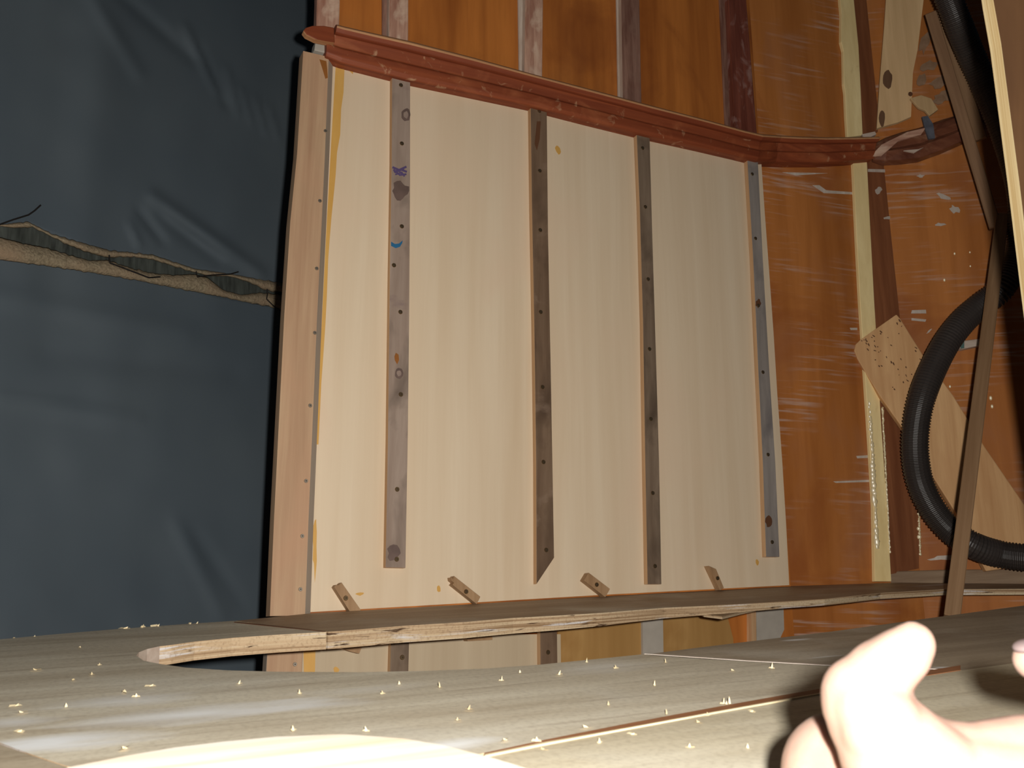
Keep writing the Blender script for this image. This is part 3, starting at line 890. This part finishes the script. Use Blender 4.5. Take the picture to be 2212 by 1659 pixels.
# the seam across the far strip and the lip of the right joint
slab('seam_line', [(505, 1344), (560, 1350), (640, 1358), (700, 1364), (704, 1363), (640, 1356), (560, 1348), (508, 1343)], SHELF, .0004, .0006, M['speck'], shelf)
slab('lip', [(1392, 1412), (1615, 1427), (1778, 1436), (2072, 1446.5), (2072, 1444.6), (1778, 1434), (1615, 1425.4), (1420, 1412)], SHELF, .0005, .0007, M['white_mark'], shelf)
slab('loose_veneer', [(1500, 1316), (1560, 1311), (1650, 1304), (1660, 1309), (1600, 1322), (1560, 1332), (1520, 1327)], SHELF, -.010, .003, M['shelf_edge'], shelf)

# splinters and screw tips poking through the shelf
def tip_mesh(h, r, lean):
    bm = bmesh.new()
    b = [bm.verts.new((r * math.cos(k * 2.094), r * math.sin(k * 2.094), 0)) for k in range(3)]
    m_ = [bm.verts.new((lean * .4 + r * .7 * math.cos(k * 2.094), r * .7 * math.sin(k * 2.094), h * .5)) for k in range(3)]
    t = bm.verts.new((lean, 0, h))
    for k in range(3):
        bm.faces.new((b[k], b[(k + 1) % 3], m_[(k + 1) % 3], m_[k]))
        bm.faces.new((m_[k], m_[(k + 1) % 3], t))
    bm.faces.new(b[::-1])
    # a flat splinter beside it
    q = [bm.verts.new(p) for p in ((-r * 3, -r, 0), (r * 3, -r * .6, 0), (r * 2, r, .0006), (-r * 2.4, r * .8, .0008))]
    bm.faces.new(q)
    me = bpy.data.meshes.new('screw_tip')
    bm.to_mesh(me)
    bm.free()
    me.materials.append(M['chip'])
    return me
TIPS = [tip_mesh(.0042, .0008, .0006), tip_mesh(.003, .0009, -.001), tip_mesh(.0014, .0014, .002), tip_mesh(.0022, .0009, 0)]
def cc(pts, s, ox, oy): return [(ox + x / s, oy + y / s, k) for x, y, k in pts]
tips = cc([(230, 885, 0), (340, 838, 3), (575, 850, 1), (740, 776, 0), (915, 812, 1), (1210, 778, 0), (1610, 824, 2), (1845, 812, 0), (1145, 915, 0), (35, 1058, 1), (1215, 1086, 0), (1555, 1024, 0), (1592, 1024, 0), (1575, 1026, 3), (1725, 1072, 2), (1465, 1096, 1), (1405, 1136, 2), (735, 1163, 2), (1010, 1208, 2), (820, 1258, 1), (480, 1298, 2), (250, 1240, 2), (440, 1247, 3), (1700, 1290, 1), (1355, 1285, 3), (870, 1032, 1)], 2.765, 1000, 1150)
tips += cc([(345, 918, 2), (190, 954, 2), (875, 905, 1), (1238, 964, 1), (1733, 964, 1), (2072, 926, 0), (1830, 907, 3), (1635, 1187, 1), (1200, 1182, 1), (2180, 1122, 3), (190, 1292, 2), (260, 982, 3)], 2.765, 200, 1150)
tips += cc([(545, 312, 2), (245, 465, 2), (500, 533, 2), (105, 710, 2), (450, 717, 3), (150, 755, 2), (135, 887, 2), (680, 432, 3), (625, 497, 3), (850, 1000, 2)], 3.16, 0, 1300)
for i, (x, y, k) in enumerate(tips):
    o = link('screw_tip', TIPS[k], Matrix.Translation(sp(x, y, .0008)) @ Matrix.Rotation(i * 1.7, 4, 'Z') @ Matrix.Scale(.8 + .3 * ((i * 7) % 5) / 5, 4), shelf)
for x, y in ((270, 1357), (274, 1357), (305, 1354), (309, 1354), (334, 1352), (341, 1352), (425, 1346), (30, 1377), (75, 1374), (410, 1347)):
    link('splinter', TIPS[x % 4], Matrix.Translation(sp(x, y + 1, 0)) @ Matrix.Rotation(x, 4, 'Z') @ Matrix.Rotation(.6 * math.sin(x), 4, 'X') @ Matrix.Scale(1.1 + .4 * math.cos(x) if x > 200 else .6, 4), shelf)

# ------------------------------------------------------------------ things on the right
def lath(name, a, b, wpx, z0, z1, t, mat, label):
    """a lath from pixel a at depth z0 to pixel b at depth z1"""
    A, B = at(*a, z0), at(*b, z1)
    y = (B - A).normalized()
    zc = (CAM - (A + B) / 2).normalized()
    x = y.cross(zc).normalized()
    n = x.cross(y)
    wd = wpx * (z0 + z1) / 2 / F
    bm = bmesh.new()
    prism(bm, [A - x * wd / 2, A + x * wd / 2, B + x * wd / 2, B - x * wd / 2], n, t)
    o = mesh_obj(name, bm, M[mat], None, Matrix((x, y, n)).transposed())
    md = o.modifiers.new('b', 'BEVEL')
    md.width = .001
    return tag(o, label, 'lath')
lath('wooden_lath', (2057, 1330), (2166, 460), 29, 1.16, 1.50, .012, 'lath_light', 'thin wooden lath standing in the slot across the black hose')
lath('wooden_lath', (2010, 26), (2150, 490), 24, 1.57, 1.50, .012, 'lath', 'brown wooden lath slanting down behind the bulkhead board at upper right')
lath('wooden_lath', (2030, 20), (2118, 300), 26, 1.605, 1.565, .010, 'lath_light', 'paler lath lying behind the brown slanting lath at upper right')

off = slab('wood_offcut', [(1937, 679), (1945, 688), (1995, 768), (2058, 852), (2127, 964), (2212, 1088), (2300, 1210), (2130, 1234), (2067, 1112), (2004, 1012), (1952, 928), (1901, 856), (1870, 806), (1852, 775), (1845, 757), (1848, 744), (1858, 734)], WC, .030, .014, M['offcut'], None, None, bevel=.0015)
tag(off, 'pale pine offcut with rounded corner leaning behind the black hose', 'board')
rr = random.Random(4)
for k in range(46):
    u_, v_ = rr.random(), rr.random() ** 1.4
    cx = 1860 + u_ * 85 + v_ * 75
    cy = 735 - u_ * 48 + v_ * 120
    slab('burn_speck', blob(cx, cy, rr.uniform(1, 4), rr.uniform(.8, 1.6), 6, .3, rr.uniform(.4, 1.2), k), WC, .0303, .0004, M['speck'], off)
op = slab('plywood_offcut', [(1918, -220), (2004, -220), (1995, 0), (1982, 108), (1972, 157), (1968, 252), (1941, 264), (1894, 277), (1900, 181), (1910, 60), (1914, 0)], WC, .010, .006, M['old_ply'], None)
tag(op, 'flat tan plywood strip with dark spots standing on the rail at upper right', 'board')
slab('knot', blob(1917, 171, 11, 20, 14, .1), WC, .0104, .0006, M['knot'], op)
slab('knot', blob(1905, 255, 7, 18, 12, .1), WC, .0104, .0006, M['knot'], op)
slab('knot', blob(1967, 203, 5, 5, 8, .1, 0), WC, .0104, .0006, M['speck'], op)
sc_ = slab('wood_scrap', [(1966, 212), (1990, 205), (2012, 212), (2027, 236), (2008, 250), (1998, 238), (1984, 232)], WC, .022, .006, M['scrap_pale'], None, bevel=.001)
tag(sc_, 'small pale wood scrap lying against the rail beside the tan strip', 'scrap')
gp = empty('torn_paper', WC.hit(2030, 150, HB))
tag(gp, 'torn taupe paper patches stuck to the hull beside the tan strip', 'paper')
for k, (cx, cy, rx, ry, an) in enumerate(((1998, 92, 9, 22, .3), (2016, 62, 12, 14, 0), (2040, 118, 13, 26, -.4), (2004, 142, 20, 11, -.3), (2030, 176, 24, 13, -.4), (2052, 205, 22, 12, -.2), (1990, 172, 10, 14, .2), (2070, 165, 12, 26, -.3), (2030, 215, 14, 9, 0))):
    slab('paper_patch', blob(cx, cy, rx, ry, 11, .3, an, k), WC, HB + .0014 + .0002 * k, .0012, M['paper'], gp)
st_ = slab('plastic_tube', [(2058, 742), (2078, 736), (2125, 730), (2126, 744), (2080, 754), (2060, 752)], WC, .012, .012, M['fillet'], None, WU, bevel=.003)
tag(st_, 'short pale tube with teal end lying between hose and lath', 'tube')
slab('teal_cap', [(2074, 738), (2083, 736), (2083, 752), (2075, 753)], WC, .0128, .013, M['teal'], st_, WU)

# corrugated hose
HP = [(2004, -190, 1.52), (2030, -60, 1.50), (2062, 30, 1.50), (2092, 105, 1.52), (2125, 180, 1.53), (2170, 290, 1.52), (2205, 420, 1.50), (2200, 540, 1.50), (2165, 620, 1.52), (2122, 657, 1.53), (2082, 692, 1.53), (2045, 740, 1.52), (2014, 800, 1.51), (1991, 860, 1.50), (1979, 920, 1.50), (1977, 980, 1.50), (1987, 1040, 1.50), (2012, 1095, 1.49), (2050, 1142, 1.48), (2100, 1177, 1.46), (2160, 1197, 1.44), (2230, 1206, 1.42), (2330, 1212, 1.40)]
hp = spline([at(x, y, z - (.048 if 600 < y < 1190 else .03 if y > 600 else .02)) for x, y, z in HP], 14)
# resample evenly
acc = [0]
for a, b in zip(hp, hp[1:]): acc.append(acc[-1] + (b - a).length)
pitch = .0046
N = int(acc[-1] / pitch) * 4
pts, rad = [], []
j = 0
for k in range(N + 1):
    s_ = acc[-1] * k / N
    while j < len(acc) - 2 and acc[j + 1] < s_: j += 1
    t = (s_ - acc[j]) / max(1e-9, acc[j + 1] - acc[j])
    pts.append(hp[j].lerp(hp[j + 1], t))
    rad.append((.0196, .0196, .0180, .0180)[k % 4])
bm = bmesh.new()
tube_bm(bm, pts, rad, 20)
ho = mesh_obj('corrugated_hose', bm, M['hose'])
tag(ho, 'black corrugated hose looping in front of the hull at right', 'hose')

# bulkhead board close on the right
BK = Plane(at(2150, 300, .74), RT, UP)
bk = slab('bulkhead_board', [(2146, 0), (2163, 96), (2182, 241), (2201, 386), (2232, 640), (2330, 1429), (4200, 1429), (4200, -500), (2075, -500)], BK, 0, .017, [M['bulk_face'], M['bulk_edge']])
tag(bk, 'brown plywood bulkhead board with a bright pale edge at the right', 'board')

# pale pine board lying on the shelf in the foreground
TZ = .020
pp = [(60, 1690), (140, 1656), (260, 1632), (380, 1612), (480, 1600), (600, 1589), (700, 1585), (790, 1586), (870, 1592), (960, 1607), (1060, 1632), (1140, 1656), (1200, 1680)]
wp = [sp(x, y, TZ) for x, y in pp]
wp += [wp[-1] + Vector((.03, -.16, 0)), wp[0] + Vector((-.02, -.14, 0))]
pine = slab('pine_board', None, SHELF, 0, TZ - .0005, M['pine'], None, WU.cross(ZUP), bevel=.003, world_pts=wp)
tag(pine, 'pale pine board with a curved edge lying at the front of the shelf', 'board')

# ------------------------------------------------------------------ the hand
def hc(x, y, z): return at(1560 + x / 3.393, 1250 + y / 3.393, z)
bm = bmesh.new()
def limb(nodes):
    """tapered limb through (point, radius)"""
    for (a, ra), (b, rb) in zip(nodes, nodes[1:]):
        L = (b - a).length
        k = max(2, int(L / .003))
        ps = [a.lerp(b, i / k) for i in range(k + 1)]
        tube_bm(bm, ps, [ra + (rb - ra) * i / k for i in range(k + 1)], 18)
    for p_, r_ in nodes:
        bmesh.ops.create_icosphere(bm, subdivisions=3, radius=r_, matrix=Matrix.Translation(p_))
# thumb
limb([(hc(1398, 476, .330), .0074), (hc(1300, 575, .331), .0096), (hc(1160, 690, .332), .0112), (hc(1060, 790, .331), .0112), (hc(1010, 850, .330), .0128), (hc(1020, 930, .329), .0130), (hc(1110, 1040, .328), .0152), (hc(1260, 1260, .325), .0180), (hc(1480, 1500, .318), .0200)])
limb([(hc(1220, 650, .3285), .0100), (hc(1330, 560, .3285), .0090), (hc(1400, 485, .3292), .0074)])            # pad of the thumb
limb([(hc(1060, 950, .3225), .0105), (hc(1160, 1080, .321), .0135)])            # pad below the joint
# palm, web and the heel of the hand
limb([(hc(1260, 1260, .325), .0170), (hc(1560, 1400, .325), .0165), (hc(1850, 1440, .325), .0165), (hc(2250, 1400, .326), .0175), (hc(2700, 1410, .328), .0180)])
limb([(hc(1330, 1400, .322), .0190), (hc(1700, 1600, .318), .0190), (hc(2200, 1640, .316), .0190), (hc(2900, 1620, .316), .0190)])
limb([(hc(880, 1430, .366), .0222), (hc(1150, 1560, .350), .0205), (hc(1600, 1700, .325), .0185), (hc(2300, 1750, .312), .0180), (hc(2900, 1720, .31), .0180)])
# forearm towards the photographer
limb([(hc(2500, 1780, .308), .0180), (hc(3000, 2150, .27), .0220), (hc(3700, 2550, .23), .0240), (hc(5200, 3250, .17), .0320)])
limb([(hc(2900, 1720, .305), .0180), (hc(3300, 2150, .27), .0230), (hc(4000, 2600, .22), .0250)])
# fingers
limb([(hc(2700, 1380, .332), .0120), (hc(2900, 960, .362), .0098), (hc(2640, 690, .366), .0085), (hc(2290, 596, .352), .0076)])
limb([(hc(3050, 1450, .334), .0120), (hc(3300, 1020, .368), .0098), (hc(3080, 720, .378), .0086), (hc(2800, 640, .368), .0078)])
limb([(hc(3350, 1560, .334), .0115), (hc(3620, 1150, .366), .0094), (hc(3420, 880, .376), .0082), (hc(3180, 800, .368), .0074)])
limb([(hc(3600, 1720, .330), .0105), (hc(3840, 1380, .354), .0082), (hc(3680, 1160, .362), .0072), (hc(3480, 1100, .356), .0066)])
limb([(hc(2700, 1420, .332), .0180), (hc(3050, 1480, .332), .0170), (hc(3350, 1600, .330), .0160), (hc(3600, 1750, .325), .0145)])
limb([(hc(2900, 1600, .312), .0190), (hc(3300, 1850, .300), .0180), (hc(3300, 2150, .27), .0230)])
hand = mesh_obj('person', bm, M['skin'], smooth=True)
rm = hand.modifiers.new('r', 'REMESH')
rm.mode = 'VOXEL'
rm.voxel_size = .0014
rm.use_smooth_shade = True
sm = hand.modifiers.new('s', 'SMOOTH')
sm.factor = .5
sm.iterations = 10
tag(hand, 'bare hand with raised thumb reaching in over the shelf at lower right', 'person')
bm = bmesh.new()
bmesh.ops.create_icosphere(bm, subdivisions=3, radius=1.0)
nc = hc(2262, 496, .350)
for v_ in bm.verts: v_.co = nc + RT * v_.co.x * .0062 + UP * (v_.co.z * .0024 - v_.co.x ** 2 * .0008) + FW * v_.co.y * .005
mesh_obj('nail', bm, M['nail'], hand, smooth=True)
